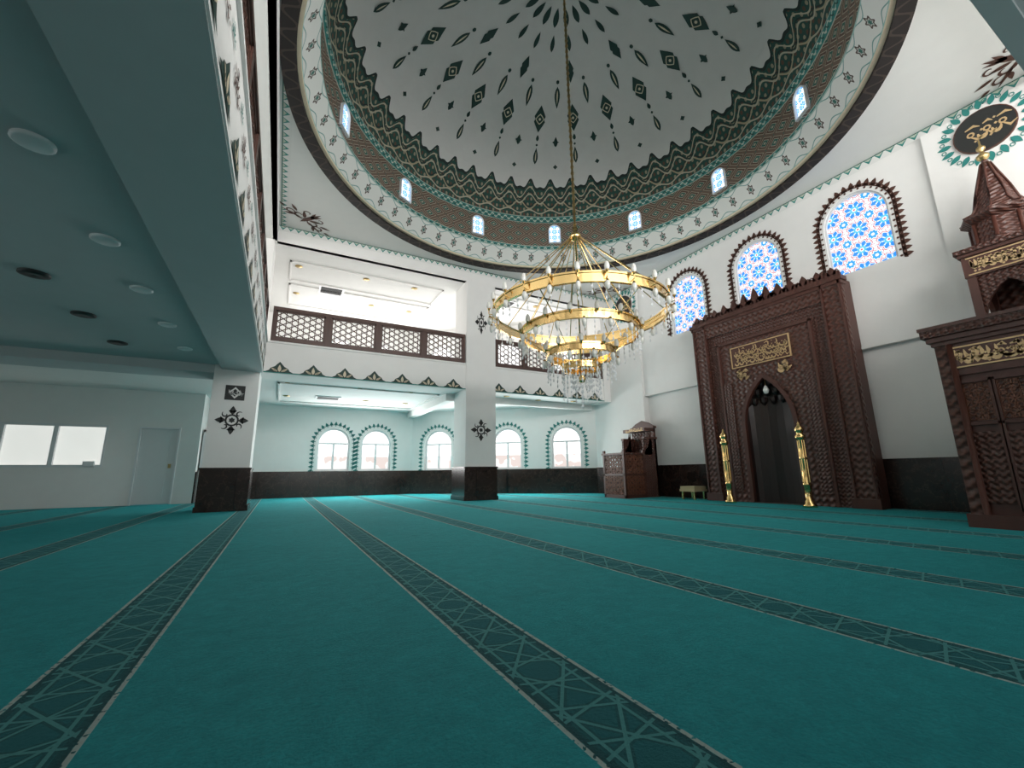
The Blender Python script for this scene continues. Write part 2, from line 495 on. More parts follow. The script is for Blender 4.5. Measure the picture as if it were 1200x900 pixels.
for i in range(n):
    a=XL+(XQ-XL)*i/n; b=XL+(XQ-XL)*(i+1)/n
    mb.face([(a,YB-.012,ZC),(b,YB-.012,ZC),(b,YB-.012,ZC-.2),(a,YB-.012,ZC-.2)],'b_border',[(0,0),(1,0),(1,1),(0,1)])
mb.build('trim_ceiling_border')
mb=MB()
for i in range(n):
    a=YR+(YB-YR)*i/n; b=YR+(YB-YR)*(i+1)/n
    mb.face([(XL+.05,a,ZC-.01),(XL+.05,b,ZC-.01),(XL+.27,b,ZC-.01),(XL+.27,a,ZC-.01)],'b_border',[(0,0),(1,0),(1,1),(0,1)])
mb.build('trim_ceiling_border')
mb=MB(); mb.box(XQ+.13,XQ+.18,3.3,13.4,0,1.2,'marble'); mb.box(XQ+.11,XQ+.18,3.3,13.4,1.2,1.25,'marble')
mb.box(PX-.05,PX,13.35,YB,0,1.22,'marble'); mb.box(XQ-.05,XQ,YB,16.85,0,1.22,'marble'); mb.box(PX-.05,PX,YR,3.35,0,1.22,'marble'); mb.build('baseboard_qibla')
mb=MB(); mb.fbox(fd,0,LD-.02,0,1.2,-.05,0,'marble'); mb.build('baseboard_far')
mb=MB(); mb.fbox(ff,-2.9,6.2,0,1.2,-.05,0,'marble'); mb.box(-2.9,-2.85,21,23,0,1.2,'marble'); mb.build('baseboard_far')

# far walls
FW=[2.3,4.35]; DW=[1.5,5.26,8.3]
ch=lambda s:arch(s,1.5,1.22,2.08)
chu=lambda s:arch(s,1.5,5.95,2.05)
mb=MB()
wall2d(mb,ff,-2.9,6.2,0,4.6,[ch(s) for s in FW],'plaster')
wall2d(mb,ff,-2.9,6.2,4.6,9.0,[chu(s) for s in FW],'plaster')
mb.face([(-2.9,21,0),(-2.9,23,0),(-2.9,23,9),(-2.9,21,9)],'plaster')
mb.build('wall_far')
mb=MB()
wall2d(mb,fd,0,LD,0,4.6,[ch(s) for s in DW],'plaster')
wall2d(mb,fd,0,LD,4.6,9.0,[chu(s) for s in DW],'plaster')
mb.build('wall_far_diagonal')
for f,L in ((ff,FW),(fd,DW)):
    for s in L:
        window('window_4',f,s,1.5,1.22,2.08,0,'glass',.2,.08,glasslow='glasslow')
        window('window_9',f,s,1.5,5.95,2.05,0,'glass',.2,.08)
        mb=MB(); surround(mb,f,s,1.5,1.22,2.08,0,'teal','teal',.17,.2,.17,-.012,.025); mb.build('window_surround_ornament')
# office wall on left
mb=MB()
wall2d(mb,fl,-10,-2.9,0,4.6,[[(-9.6,1.4),(-9.6,2.92),(-5.7,2.92),(-5.7,1.4)],[(-4.8,0),(-4.8,2.9),(-3.54,2.9),(-3.54,0)]],'plaster',.15)
mb.face([fl(-10,4.6),fl(-2.9,4.6),fl(-2.9,9),fl(-10,9)],'plaster')
mb.build('wall_office')
mb=MB()
for a,b in ((-9.6,-8.45),(-8.45,-7.1),(-7.1,-5.7)):
    mb.fbox(fl,a+.05,b-.05,1.45,2.87,.1,.12,'blind')
    for p,q in ((a,a+.06),(b-.06,b)): mb.fbox(fl,p,q,1.4,2.92,-.02,.12,'frame')
    mb.fbox(fl,a+.06,b-.06,1.4,1.48,-.02,.12,'frame'); mb.fbox(fl,a+.06,b-.06,2.84,2.92,-.02,.12,'frame')
mb.box(-6.2,-5.9,20.85,20.97,1.42,1.6,'frame')
mb.build('window_20')
mb=MB()
mb.fbox(fl,-4.74,-3.60,0.02,2.84,.03,.08,'doorw')
for z0,z1 in ((.25,1.25),(1.45,2.6)): mb.fbox(fl,-4.5,-3.84,z0,z1,.01,.03,'doorw')
for a,b in ((-4.8,-4.74),(-3.60,-3.54)): mb.fbox(fl,a,b,0,2.9,-.04,.08,'frame')
mb.fbox(fl,-4.74,-3.6,2.84,2.9,-.04,.08,'frame')
mb.fbox(fl,-3.78,-3.70,1.35,1.5,-.05,.03,'brass')
mb.build('door_1')
mb=MB(); g=lambda s,z,d=0:Vector((-2.9+d,s,z))
mb.fbox(g,21.5,22.5,0,2.8,.06,.10,'doorw'); mb.fbox(g,21.4,21.5,0,2.9,.05,.14,'frame'); mb.fbox(g,22.5,22.6,0,2.9,.05,.14,'frame'); mb.fbox(g,21.4,22.6,2.8,2.9,.05,.14,'frame'); mb.build('door_2')
mb=MB(); mb.face([(-10,-6,0),(-10,21,0),(-10,21,9),(-10,-6,9)],'plaster'); mb.build('wall_left')
mb=MB(); mb.face([(-10,-6,0),(14,-6,0),(14,-6,9.5),(-10,-6,9.5)],'plaster'); mb.build('wall_rear')

# gallery slabs
mb=MB()
far=[(XL,YB+.02),(XQ,YB+.02),(XQ,16.85),(6.2,23),(-2.9,23),(-2.9,21),(-10,21),(-10,YB+.02)]
mb.face([(x,y,4.30) for x,y in far],'ceil'); mb.face([(x,y,5.0) for x,y in far],'ceil')
mb.face([(x,y,8.9) for x,y in far],'ceil')
def rect(x0,x1,y0,y1,z,m): mb.face([(x0,y0,z),(x1,y0,z),(x1,y1,z),(x0,y1,z)],m)
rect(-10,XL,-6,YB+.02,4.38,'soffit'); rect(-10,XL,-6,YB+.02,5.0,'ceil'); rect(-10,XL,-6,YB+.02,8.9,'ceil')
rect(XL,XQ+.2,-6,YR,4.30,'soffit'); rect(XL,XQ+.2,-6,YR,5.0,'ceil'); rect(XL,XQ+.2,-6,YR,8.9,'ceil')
mb.build('ceiling_gallery')
mb=MB()
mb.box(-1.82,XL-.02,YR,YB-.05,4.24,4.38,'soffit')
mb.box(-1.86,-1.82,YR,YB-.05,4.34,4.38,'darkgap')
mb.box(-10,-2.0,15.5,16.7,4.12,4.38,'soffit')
mb.build('trim_soffit_beam')
mb=MB()
mb.box(XL,13.3,YB,YB+.16,4.26,5.28,'plaster'); mb.box(XL,13.3,YB-.04,YB+.2,5.28,5.34,'plaster')
mb.box(13.3,XQ,YB-.03,YB+1.0,4.26,8.95,'plaster')
mb.box(XL,XQ,YB,YB+.2,8.9,ZC,'plaster')
mb.build('wall_gallery_fascia_far')
mb=MB()
mb.box(XL-.14,XL,YR-.1,YB,4.26,5.28,'plaster'); mb.box(XL-.18,XL+.04,YR-.1,YB,5.28,5.34,'plaster')
mb.box(XL-.14,XL,YR,YB,8.9,ZC,'plaster')
mb.build('wall_gallery_fascia_left')
mb=MB()
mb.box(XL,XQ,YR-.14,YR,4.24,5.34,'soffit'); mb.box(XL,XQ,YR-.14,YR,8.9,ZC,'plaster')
mb.build('wall_gallery_fascia_rear')
def trimotif(mb,f,x0,zb):
    T=[(-.42,0),(-.3,.06),(-.25,.14),(-.14,.2),(-.08,.27),(0,.36),(.08,.27),(.14,.2),(.25,.14),(.3,.06),(.42,0)]
    place(mb,[[(x0+x,zb+y) for x,y in T]],lambda x,y:f(x,y,-.012),'green')
    place(mb,xf([leaf(0,.02,.24,.05,pi/2),leaf(.05,.03,.22,.035,.5),leaf(-.05,.03,.22,.035,pi-.5)]+ringp(.13,.07,.02,.04,8)+ringp(-.13,.07,.02,.04,8),x0,zb),lambda x,y:f(x,y,-.018),'cream')
mb=MB()
x=XL+.45
while x<XQ-.5:
    trimotif(mb,fb,x,4.30); x+=1.0
mb.face([fb(XL,4.27,-.011),fb(XQ,4.27,-.011),fb(XQ,4.31,-.011),fb(XL,4.31,-.011)],'teal')
mb.build('trim_fascia_far')
mb=MB()
gl=lambda s,z,d=0:Vector((XL-d,s,z))
y=1.0
while y<15.2:
    trimotif(mb,gl,y,4.32)
    place(mb,xf(ARAB,y+.5,4.85,.28,0),lambda x,z:gl(x,z,-.012),'brown')
    place(mb,xf(ARAB,y,4.98,.16,0),lambda x,z:gl(x,z,-.012),'teal'); y+=1.0
mb.build('trim_fascia_left')

def column(x0,x1,y0,y1,top,decor):
    mb=MB(); mb.box(x0,x1,y0,y1,0,top,'plaster'); mb.box(x0-.04,x1+.04,y0-.04,y1+.04,0,1.2,'marble'); mb.box(x0-.06,x1+.06,y0-.06,y1+.06,1.2,1.26,'marble'); mb.box(x0-.07,x1+.07,y0-.07,y1+.07,0,.15,'marble')
    c=(x0+x1)/2; g=lambda x,z:Vector((x,y0-.012,z))
    if decor:
        if decor==1:
            place(mb,[[(c-.26,3.3),(c+.26,3.3),(c+.26,3.76),(c-.26,3.76)]],g,'black')
            g2=lambda x,z:Vector((x,y0-.018,z)); place(mb,xf(ringp(0,0,.12,.18,4)+script(.4,.2,3),c,3.53),g2,'plaster')
        place(mb,xf(ORN,c,2.68,.85),g,'black')
        if decor==2:
            place(mb,xf(ORN,c,7.15,.55,0,sy=1.0),g,'black')
    return mb.build('column')
column(-2.0,XL-.08,YB-.05,YB+1.25,8.9,1)
column(6.25,7.55,YB-.05,YB+1.25,8.9,2)
column(-2.0,XL-.16,-.8,YR-.16,4.3,0)
column(6.25,7.55,-.8,YR-.16,4.3,0)
def railing(name,f,a0,a1,n):
    mb=MB(); z0,z1=5.34,6.55
    mb.fbox(f,a0,a1,z1-.12,z1,-.06,.08,'rail'); mb.fbox(f,a0,a1,z0,z0+.14,-.05,.07,'rail')
    w=(a1-a0)/n
    for i in range(n+1):
        x=a0+w*i; mb.fbox(f,max(a0,x-.1),min(a1,x+.1),z0,z1,-.055,.075,'rail')
    zb,zt=z0+.14,z1-.12
    for i in range(n):
        p0=a0+w*i+.1; p1=a0+w*(i+1)-.1
        mb.fbox(f,p0,p1,zb,zb+.05,-.03,.04,'rail'); mb.fbox(f,p0,p1,zt-.05,zt,-.03,.04,'rail')
        mb.fbox(f,p0,p0+.05,zb,zt,-.03,.04,'rail'); mb.fbox(f,p1-.05,p1,zb,zt,-.03,.04,'rail')
        cx=(p0+p1)/2; cz=(zb+zt)/2; hw=(p1-p0)/2; hh=(zt-zb)/2; sp=.18
        for th in (pi/6,pi/2,5*pi/6):
            dx,dz=math.cos(th),math.sin(th); nx,nz=-dz,dx
            for k in range(-12,13):
                o=(k+.5)*sp; px,pz=nx*o,nz*o
                t0,t1=-9,9
                for pp,dd,hh2 in ((px,dx,hw),(pz,dz,hh)):
                    if abs(dd)<1e-6:
                        if abs(pp)>hh2: t0,t1=1,0
                    else:
                        ta,tb=(-hh2-pp)/dd,(hh2-pp)/dd
                        t0=max(t0,min(ta,tb)); t1=min(t1,max(ta,tb))
                if t1-t0>.03:
                    ww=.014
                    c=[]
                    for d in (-.012,.012):
                        for tt,sg in ((t0,-1),(t1,-1),(t1,1),(t0,1)):
                            c.append(f(cx+px+dx*tt+nx*sg*ww,cz+pz+dz*tt+nz*sg*ww,d))
                    mb.hexa(c,'rail')
    return mb.build(name)
fr=lambda s,z,d=0:Vector((s,YB+.06+d,z))
railing('balcony_railing',fr,XL+.1,6.22,4)
railing('balcony_railing',fr,7.58,13.28,4)
frl=lambda s,z,d=0:Vector((XL-.09-d,s,z))
railing('balcony_railing',frl,.7,YB-.08,9)

# ------------------------------------------------------------------ ceiling + dome
CX,CY,RR=6.25,8.05,6.95
mb=MB(); N=96
def sq(a):
    dx,dy=math.sin(a),math.cos(a)
    t=1e9
    if dx>1e-9:t=min(t,(XQ-CX)/dx)
    if dx<-1e-9:t=min(t,(XL-CX)/dx)
    if dy>1e-9:t=min(t,(YB-CY)/dy)
    if dy<-1e-9:t=min(t,(YR-CY)/dy)
    return (CX+dx*t,CY+dy*t,ZC)
angs=[2*pi*i/N for i in range(N)]
for cxn,cyn in ((XQ,YB),(XQ,YR),(XL,YR),(XL,YB)): angs.append(math.atan2(cxn-CX,cyn-CY)%(2*pi))
angs.sort()
for i,a in enumerate(angs):
    b=angs[(i+1)%len(angs)]
    mb.face([(CX+RR*math.sin(a),CY+RR*math.cos(a),ZC),(CX+RR*math.sin(b),CY+RR*math.cos(b),ZC),sq(b),sq(a)],'ceil')
mb.build('ceiling')
RB=6.35; ZB=11.6; HD=3.75
mb=MB()
mb.lathe([(RR+.03,ZC+.0),(RR+.03,ZC-.10),(RR-.28,ZC-.10),(RR-.28,ZC+.02)],CX,CY,128,'b_dark',90,False)
mb.lathe([(RR-.28,ZC-.02),(RR-.36,ZC-.02),(RR-.36,ZC+.05)],CX,CY,128,'cream',1,False)
mb.lathe([(RR-.36,ZC+.05),(RB-.08,10.12)],CX,CY,128,'b_white',60)
mb.lathe([(RB-.08,10.12),(RB-.08,10.16),(RB,10.18),(RB,10.34)],CX,CY,128,'b_teal',70,False)
mb.lathe([(RB,10.34),(RB,11.40)],CX,CY,128,'b_lattice',56)
mb.lathe([(RB,11.40),(RB-.07,11.43),(RB-.07,11.66)],CX,CY,128,'b_teal',70,False)
dp=lambda t:((RB-.05)*math.cos(t),ZB+.04+HD*math.sin(t))
T1=math.radians(23)
mb.lathe([dp(T1*i/10) for i in range(11)],CX,CY,128,'b_green',44)
mb.lathe([dp(T1+(pi/2-T1-.001)*i/24) for i in range(25)],CX,CY,128,'dome',1)
mb.build('ceiling_dome')
mb=MB()
def domef(phi,t0,off=.02):
    def g(x,y):
        t=t0+y/4.8; r,z=dp(t); r=max(r-off,.001); ph=phi+x/max(r,.3)
        return Vector((CX+r*math.sin(ph),CY+r*math.cos(ph),z-off))
    return g
R_=math.radians
for i in range(20):
    ph=2*pi*(i+.2)/20; pm=2*pi*(i+.7)/20
    g=domef(ph,R_(49)); g2=domef(ph,R_(49),.03)
    place(mb,xf(DIA,0,0,.72,sy=.86),g,'green'); place(mb,xf(ringp(0,0,.12,.15,12,.15,4),0,0,1),g2,'cream'); place(mb,disc(0,0,.045,8),g2,'cream')
    g=domef(ph,R_(33.5)); place(mb,[leaf(0,-.28,.62,.095,pi/2)]+xf(disc(0,0,.05,4),0,.44),g,'green')
    place(mb,[leaf(0,-.18,.4,.02,pi/2)],domef(ph,R_(33.5),.03),'cream')
    g=domef(pm,R_(40)); place(mb,[leaf(0,-.17,.36,.08,pi/2),leaf(-.14,0,.28,.05,0)],g,'green')
    g=domef(pm,R_(57)); place(mb,[leaf(0,.3,.64,.10,-pi/2)]+disc(0,.42,.06,6),g,'green')
    place(mb,[leaf(0,.2,.42,.025,-pi/2)],domef(pm,R_(57),.03),'cream')
    if i%2==0:
        g=domef(ph,R_(65)); place(mb,xf(DIA,0,0,.44,sy=.62),g,'green')
    g=domef(pm,R_(29)); place(mb,disc(0,0,.08,8,.2,4),g,'green')
    g=domef(ph,R_(41.5)); place(mb,[leaf(0,-.1,.22,.06,pi/2)],g,'green')
    g=domef(ph+.02,R_(73.5)); place(mb,[leaf(0,-.2,.42,.07,pi/2)],g,'green')
    g=domef(ph,R_(81)); place(mb,[leaf(0,-.25,.45,.09,pi/2)],g,'green')
mb.build('trim_dome_ornament')
for i in range(12):
    ph=2*pi*i/12
    f=(lambda ph:(lambda s,z,d=0:Vector((CX+(RB+d)*math.sin(ph+s/RB),CY+(RB+d)*math.cos(ph+s/RB),z))))(ph)
    window('window_30',f,0,.52,10.44,.84,0,'drum',-.015,.035,bars=False)
for px,py in ((.05,14.75),(13.05,14.75),(13.05,1.4),(.05,1.4)):
    mb=MB()
    a=math.atan2(CY-py,CX-px)-pi/2
    g=lambda x,y:Vector((x,y,ZC-.012))
    place(mb,xf(ARAB,px,py,1.0,a,sy=.75),g,'brown')
    mb.build('ceiling_ornament')

def roundel(y):
    mb=MB(); N=28; D=-.12
    pts=[(y+.52*math.sin(2*pi*i/N),8.62+.52*math.cos(2*pi*i/N)) for i in range(N)]
    mb.face([fq(x,z,D-.05) for x,z in pts],'black')
    for p,q in zip(pts,pts[1:]+pts[:1]): mb.face([fq(*p,D-.05),fq(*q,D-.05),fq(*q,D),fq(*p,D)],'brown')
    place(mb,xf(ringp(0,0,.50,.52,28),y,8.62),lambda x,z:fq(x,z,D-.055),'brown')
    place(mb,xf(script(.66,.5,int(y)),y,8.62,-1,sy=1),lambda x,z:fq(x,z,D-.056),'goldp')
    for k in range(20):
        a=2*pi*k/20
        place(mb,[leaf(y+.56*math.cos(a),8.62+.56*math.sin(a),.26,.06,a)]+xf(ringp(0,0,.03,.05,8),y+.72*math.cos(a+.15),8.62+.72*math.sin(a+.15)),lambda x,z:fq(x,z,D-.012),'teal')
    return mb.build('calligraphy_roundel')
roundel(2.25); roundel(14.2)

# ------------------------------------------------------------------ mihrab
mh=empty('mihrab')
XM=13.3
fm=lambda s,z,d=0:Vector((XM+d,s,z))
Y0,Y1,ZT=5.37,10.27,6.3; YC=7.9
mb2=MB()
for a,b in ((Y0,Y0+.55),(Y1-.55,Y1)):
    mb2.fbox(fm,a,b,0,ZT-.12,-.04,.12,'carved')
    mb2.fbox(fm,a+.02,a+.07,0,ZT-.14,-.08,-.04,'wood'); mb2.fbox(fm,b-.07,b-.02,0,ZT-.14,-.08,-.04,'wood')
    mb2.fbox(fm,a-.04,b+.04,0,.25,-.10,.12,'wood')
mb2.fbox(fm,Y0+.55,Y1-.55,ZT-.62,ZT-.12,-.04,.12,'carved')
mb2.fbox(fm,Y0-.06,Y1+.06,ZT-.14,ZT-.02,-.12,.2,'wood'); mb2.fbox(fm,Y0-.02,Y1+.02,ZT-.24,ZT-.14,-.08,.2,'wood')
ia,ib=Y0+.55,Y1-.55
for a,b in ((ia,ia+.42),(ib-.42,ib)):
    mb2.fbox(fm,a,b,0,ZT-.62,.03,.12,'carvedf')
mb2.fbox(fm,ia+.42,ib-.42,ZT-1.0,ZT-.62,.03,.12,'carvedf')
for a,b,z0,z1 in ((ia+.36,ia+.44,0,ZT-.98),(ib-.44,ib-.36,0,ZT-.98)): mb2.fbox(fm,a,b,z0,z1,-.03,.12,'wood')
mb2.fbox(fm,ia+.36,ib-.36,ZT-1.04,ZT-.96,-.03,.12,'wood')
ja,jb=ia+.44,ib-.44
nch=arch(YC,1.55,0.02,3.9,1.1,16)
wall2d(mb2,lambda s,z,d=0:fm(s,z,.02+d),ja,jb,0,ZT-1.04,[nch],'carved',.1,'wood')
for yy in (ja+.02,jb-.30):
    mb2.fbox(fm,yy,yy+.28,.35,3.9,-.02,.02,'carvedf')
mb2.build('carved_front',mh)
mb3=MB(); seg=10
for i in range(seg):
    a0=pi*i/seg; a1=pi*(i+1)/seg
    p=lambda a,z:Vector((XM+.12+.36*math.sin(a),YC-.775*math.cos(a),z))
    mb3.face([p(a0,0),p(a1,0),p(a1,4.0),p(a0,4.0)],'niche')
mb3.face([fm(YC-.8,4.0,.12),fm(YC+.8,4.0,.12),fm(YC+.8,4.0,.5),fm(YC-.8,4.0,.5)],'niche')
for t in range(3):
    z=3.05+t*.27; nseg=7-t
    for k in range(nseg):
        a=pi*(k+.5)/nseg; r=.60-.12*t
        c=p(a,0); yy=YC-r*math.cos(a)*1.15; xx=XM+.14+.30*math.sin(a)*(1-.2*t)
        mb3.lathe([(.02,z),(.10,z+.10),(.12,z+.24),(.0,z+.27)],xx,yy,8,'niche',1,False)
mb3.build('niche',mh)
mb=MB()
mb.box(XM+.12,XQ-.01,Y0,YC-.78,0,ZT-.1,'wood'); mb.box(XM+.12,XQ-.01,YC+.78,Y1,0,ZT-.1,'wood'); mb.box(XM+.12,XQ-.01,YC-.78,YC+.78,4.0,ZT-.1,'wood')
mb.build('body',mh)
mb=MB(); o=arch(YC,1.75,.02,4.02,1.2,20); i_=arch(YC,1.5,.02,3.85,1.1,20)
for a in range(len(o)-1):
    mb.face([fm(*o[a],-.02),fm(*o[a+1],-.02),fm(*i_[a+1],-.02),fm(*i_[a],-.02)],'wood')
    mb.face([fm(*i_[a],-.02),fm(*i_[a+1],-.02),fm(*i_[a+1],.1),fm(*i_[a],.1)],'wood')
    mb.face([fm(*o[a],-.02),fm(*o[a+1],-.02),fm(*o[a+1],.03),fm(*o[a],.03)],'wood')
mb.build('niche_moulding',mh)
mb=MB(); mb.tube([(XM+.1,YC,3.85),(XM+.1,YC,3.6)],.008,5,'brass'); mb.lathe([(0,3.36),(.06,3.38),(.09,3.48),(.06,3.57),(.02,3.63),(0,3.64)],XM+.1,YC,10,'lampw'); mb.build('hanging_lamp',mh)
mb=MB(); sgn=lambda x,z:fm(YC-x,4.72+z,-.03)
mb.fbox(fm,YC-.95,YC+.95,4.38,5.06,-.01,.03,'wood')
mb.fbox(fm,YC-.97,YC+.97,5.05,5.08,-.03,.03,'goldp'); mb.fbox(fm,YC-.97,YC+.97,4.36,4.39,-.03,.03,'goldp')
mb.fbox(fm,YC-.97,YC-.94,4.39,5.05,-.03,.03,'goldp'); mb.fbox(fm,YC+.94,YC+.97,4.39,5.05,-.03,.03,'goldp')
place(mb,xf(script(1.75,.34,11),0,.15),sgn,'goldp'); place(mb,xf(script(1.75,.34,12),0,-.16),sgn,'goldp')
place(mb,xf(script(1.75,.34,14),0.06,0),sgn,'goldp')
for yy,sd in ((YC-.68,5),(YC+.68,6)):
    place(mb,xf(script(.36,.40,sd,.13)+script(.3,.3,sd+9,.12),0,0),lambda x,z:fm(yy-x,4.1+z,-.03),'goldp')
mb.build('calligraphy_panel',mh)
mb=MB()
def crest(yc,w,h):
    poly=[leaf(0,0,h,w*.2,pi/2),leaf(-.05*w,0,h*.75,w*.14,pi/2+.7),leaf(.05*w,0,h*.75,w*.14,pi/2-.7)]+spiral(.28*w,.12,.12,pi/2,5,.05)+spiral(-.28*w,.12,.12,pi/2,-5,.05)
    for d in (-.02,.03): place(mb,xf(poly,yc,ZT-.03),lambda x,z:fm(x,z,d+.02),'wood')
n=13
for i in range(n):
    yy=Y0+.2+(Y1-Y0-.4)*i/(n-1); crest(yy,.58,.34+.30*(1-abs(i-(n-1)/2)/((n-1)/2))**1.5)
mb.fbox(fm,Y0,Y1,ZT-.03,ZT+.06,-.02,.1,'wood')
mb.build('crest',mh)

def stand(y):
    mb=MB(); x=12.75
    pr=[(0,0),(.17,0),(.17,.06),(.12,.1),(.12,.16),(.085,.2),(.085,.55),(.12,.6),(.085,.65),(.08,1.25),(.11,1.3),(.08,1.36),(.075,1.8),(.13,1.86),(.13,1.92),(.07,1.98),(.1,2.04),(.12,2.1),(.09,2.17),(.04,2.22),(.03,2.28),(0,2.34)]
    mb.lathe(pr,x,y,20,'gold',1,True)
    for k in range(8):
        a=2*pi*k/8; mb.tube([(x+.088*math.cos(a),y+.088*math.sin(a),.66),(x+.083*math.cos(a),y+.083*math.sin(a),1.8)],.016,5,'gold')
    mb.build('gold_candle_stand')
stand(6.75); stand(9.1)
mb=MB()
mb.box(12.95,13.6,10.6,11.25,.28,.36,'cushion'); mb.box(12.97,13.58,10.62,11.23,.36,.46,'cushion')
for xx in (13.0,13.5):
    for yy in (10.65,11.15): mb.box(xx,xx+.06,yy,yy+.06,0,.28,'gold')
mb.build('low_stool')

# ------------------------------------------------------------------ small preacher pulpit
pu=empty('preacher_pulpit')
mb=MB()
x0,x1,xb,ya,yb=11.75,12.85,13.55,12.75,14.0
for xx in (x0,x1-.09):
    for yy in (ya,yb-.09): mb.box(xx,xx+.09,yy,yy+.09,0,1.85,'wood')
mb.box(x0,x1,ya,yb,0,.12,'wood'); mb.box(x0-.03,x1,ya-.03,yb+.03,1.66,1.74,'wood'); mb.box(x0,x1,ya,yb,.85,.93,'wood')
mb.box(x0+.02,x1,ya+.02,yb-.02,.12,.85,'carvedf')
mb.build('front_box',pu)
mb=MB()
def lattice(mb,f,a0,a1,z0,z1,sp,w,mat):
    cx,cz=(a0+a1)/2,(z0+z1)/2; hw,hh=(a1-a0)/2,(z1-z0)/2
    for th in (pi/4,3*pi/4,0,pi/2):
        dx,dz=math.cos(th),math.sin(th); nx,nz=-dz,dx
        for k in range(-15,16):
            px,pz=nx*k*sp,nz*k*sp; t0,t1=-9,9
            for pp,dd,h2 in ((px,dx,hw),(pz,dz,hh)):
                if abs(dd)<1e-6:
                    if abs(pp)>h2: t0,t1=1,0
                else:
                    ta,tb=(-h2-pp)/dd,(h2-pp)/dd; t0=max(t0,min(ta,tb)); t1=min(t1,max(ta,tb))
            if t1-t0>.02:
                c=[]
                for d in (-.01,.015):
                    for tt,sg in ((t0,-1),(t1,-1),(t1,1),(t0,1)): c.append(f(cx+px+dx*tt+nx*sg*w,cz+pz+dz*tt+nz*sg*w,d))
                mb.hexa(c,mat)
lattice(mb,lambda s,z,d=0:Vector((x0+.03+d,s,z)),ya+.09,yb-.09,.93,1.66,.13,.014,'latt')
lattice(mb,lambda s,z,d=0:Vector((s,ya+.03+d,z)),x0+.09,x1-.09,.93,1.66,.13,.014,'latt')
lattice(mb,lambda s,z,d=0:Vector((s,yb-.03+d,z)),x0+.09,x1-.09,.93,1.66,.13,.014,'latt')
lattice(mb,lambda s,z,d=0:Vector((s,ya+.008+d,z)),x0+.09,x1-.09,.14,.84,.13,.014,'latt')
lattice(mb,lambda s,z,d=0:Vector((x0+.008+d,s,z)),ya+.09,yb-.09,.14,.84,.13,.014,'latt')
mb.build('lattice',pu)
mb=MB()
mb.box(x1,xb,ya,ya+.08,0,2.3,'carvedf'); mb.box(x1,xb,yb-.08,yb,0,2.3,'carvedf'); mb.box(xb-.1,xb,ya,yb,0,2.75,'carved')
mb.box(x1-.4,xb-.1,ya+.08,yb-.08,.85,1.1,'wood')
mb.box(x1,xb+.03,ya-.04,ya+.1,2.3,2.38,'wood');mb.box(x1,xb+.03,yb-.1,yb+.04,2.3,2.38,'wood')
mb.box(xb-.14,xb+.03,ya-.04,yb+.04,2.75,2.85,'wood')
mb.box(x1+.1,xb,ya,yb,2.62,2.75,'wood')
place(mb,script(1.0,.16,44,.1),lambda x,z:Vector((x1+.09,(ya+yb)/2-x,2.69+z)),'goldp')
for d in (0,.06): mb.face([(xb-.1+d,ya,2.85),(xb-.1+d,ya+.25,3.0),(xb-.1+d,(ya+yb)/2,3.12),(xb-.1+d,yb-.25,3.0),(xb-.1+d,yb,2.85)],'wood')
for yy in (ya,yb-.08):
    for d in (0,.08):
        pts=[(x1,yy+d,1.66)]+[(x1+.1+.35*t,yy+d,1.9+.85*t**2) for t in [i/6 for i in range(7)]]+[(x1+.45,yy+d,1.66)]
        mb.face(pts,'wood')
mb.build('seat_back',pu)

# ------------------------------------------------------------------ minbar
mi=empty('minbar')
xf0=10.6; ya,yb=1.35,3.02; yc=2.2
fM=lambda s,z,d=0:Vector((xf0+d,s,z))
mb=MB()
mb.fbox(fM,ya,ya+.2,0,3.2,-.02,.45,'carved'); mb.fbox(fM,yb-.2,yb,0,3.2,-.02,.45,'carved')
mb.fbox(fM,ya-.05,yb+.05,0,.22,-.06,.5,'wood')
mb.fbox(fM,ya+.2,yb-.2,2.62,3.2,0,.4,'wood')
mb.fbox(fM,ya-.03,yb+.03,3.2,3.27,-.06,.48,'wood'); mb.fbox(fM,ya-.07,yb+.07,3.27,3.36,-.12,.52,'wood'); mb.fbox(fM,ya-.12,yb+.12,3.36,3.5,-.18,.56,'carvedf')
mb.fbox(fM,ya-.14,yb+.14,3.5,3.56,-.2,.58,'wood')
mb.fbox(fM,ya+.2,yb-.2,.22,2.72,.06,.14,'wood')
for k,yy in enumerate((yb-.4,yc,ya+.4)):
    mb.fbox(fM,yy-.17,yy+.17,.4,1.6,.02,.07,'carvedf')
    mb.fbox(fM,yy-.2,yy+.2,1.72,1.77,.0,.07,'wood'); mb.fbox(fM,yy-.2,yy+.2,2.47,2.52,.0,.07,'wood')
    lattice(mb,lambda s,z,d=0:Vector((xf0+.045+d,s,z)),yy-.16,yy+.16,1.8,2.45,.08,.009,'latt')
    for s1 in (-.2,.17): mb.fbox(fM,yy+s1,yy+s1+.03,.3,2.52,.0,.07,'wood')
for yy in (ya+.2,yb-.2): mb.tube([(xf0-.02,yy,.22),(xf0-.02,yy,3.2)],.045,10,'wood')
mb.build('portal',mi)
mb=MB()
mb.fbox(fM,ya+.22,yb-.22,2.76,3.12,-.015,0,'wood')
place(mb,xf(script(1.2,.32,21,.11)+script(1.2,.28,22,.11),0,0),lambda x,z:fM(yc-x,2.94+z,-.022),'goldp')
for z in (2.76,3.12): mb.fbox(fM,ya+.22,yb-.22,z-.012,z+.012,-.03,0,'goldp')
for y_ in (ya+.22,yb-.22): mb.fbox(fM,y_-.012,y_+.012,2.76,3.12,-.03,0,'goldp')
mb.build('calligraphy',mi)
XE=PX-.06
mb=MB(); ns=9
for k in range(ns):
    xx=xf0+.5+k*.2; mb.box(xx,xx+.2,ya+.12,yb-.12,0,.25+k*.24,'wood')
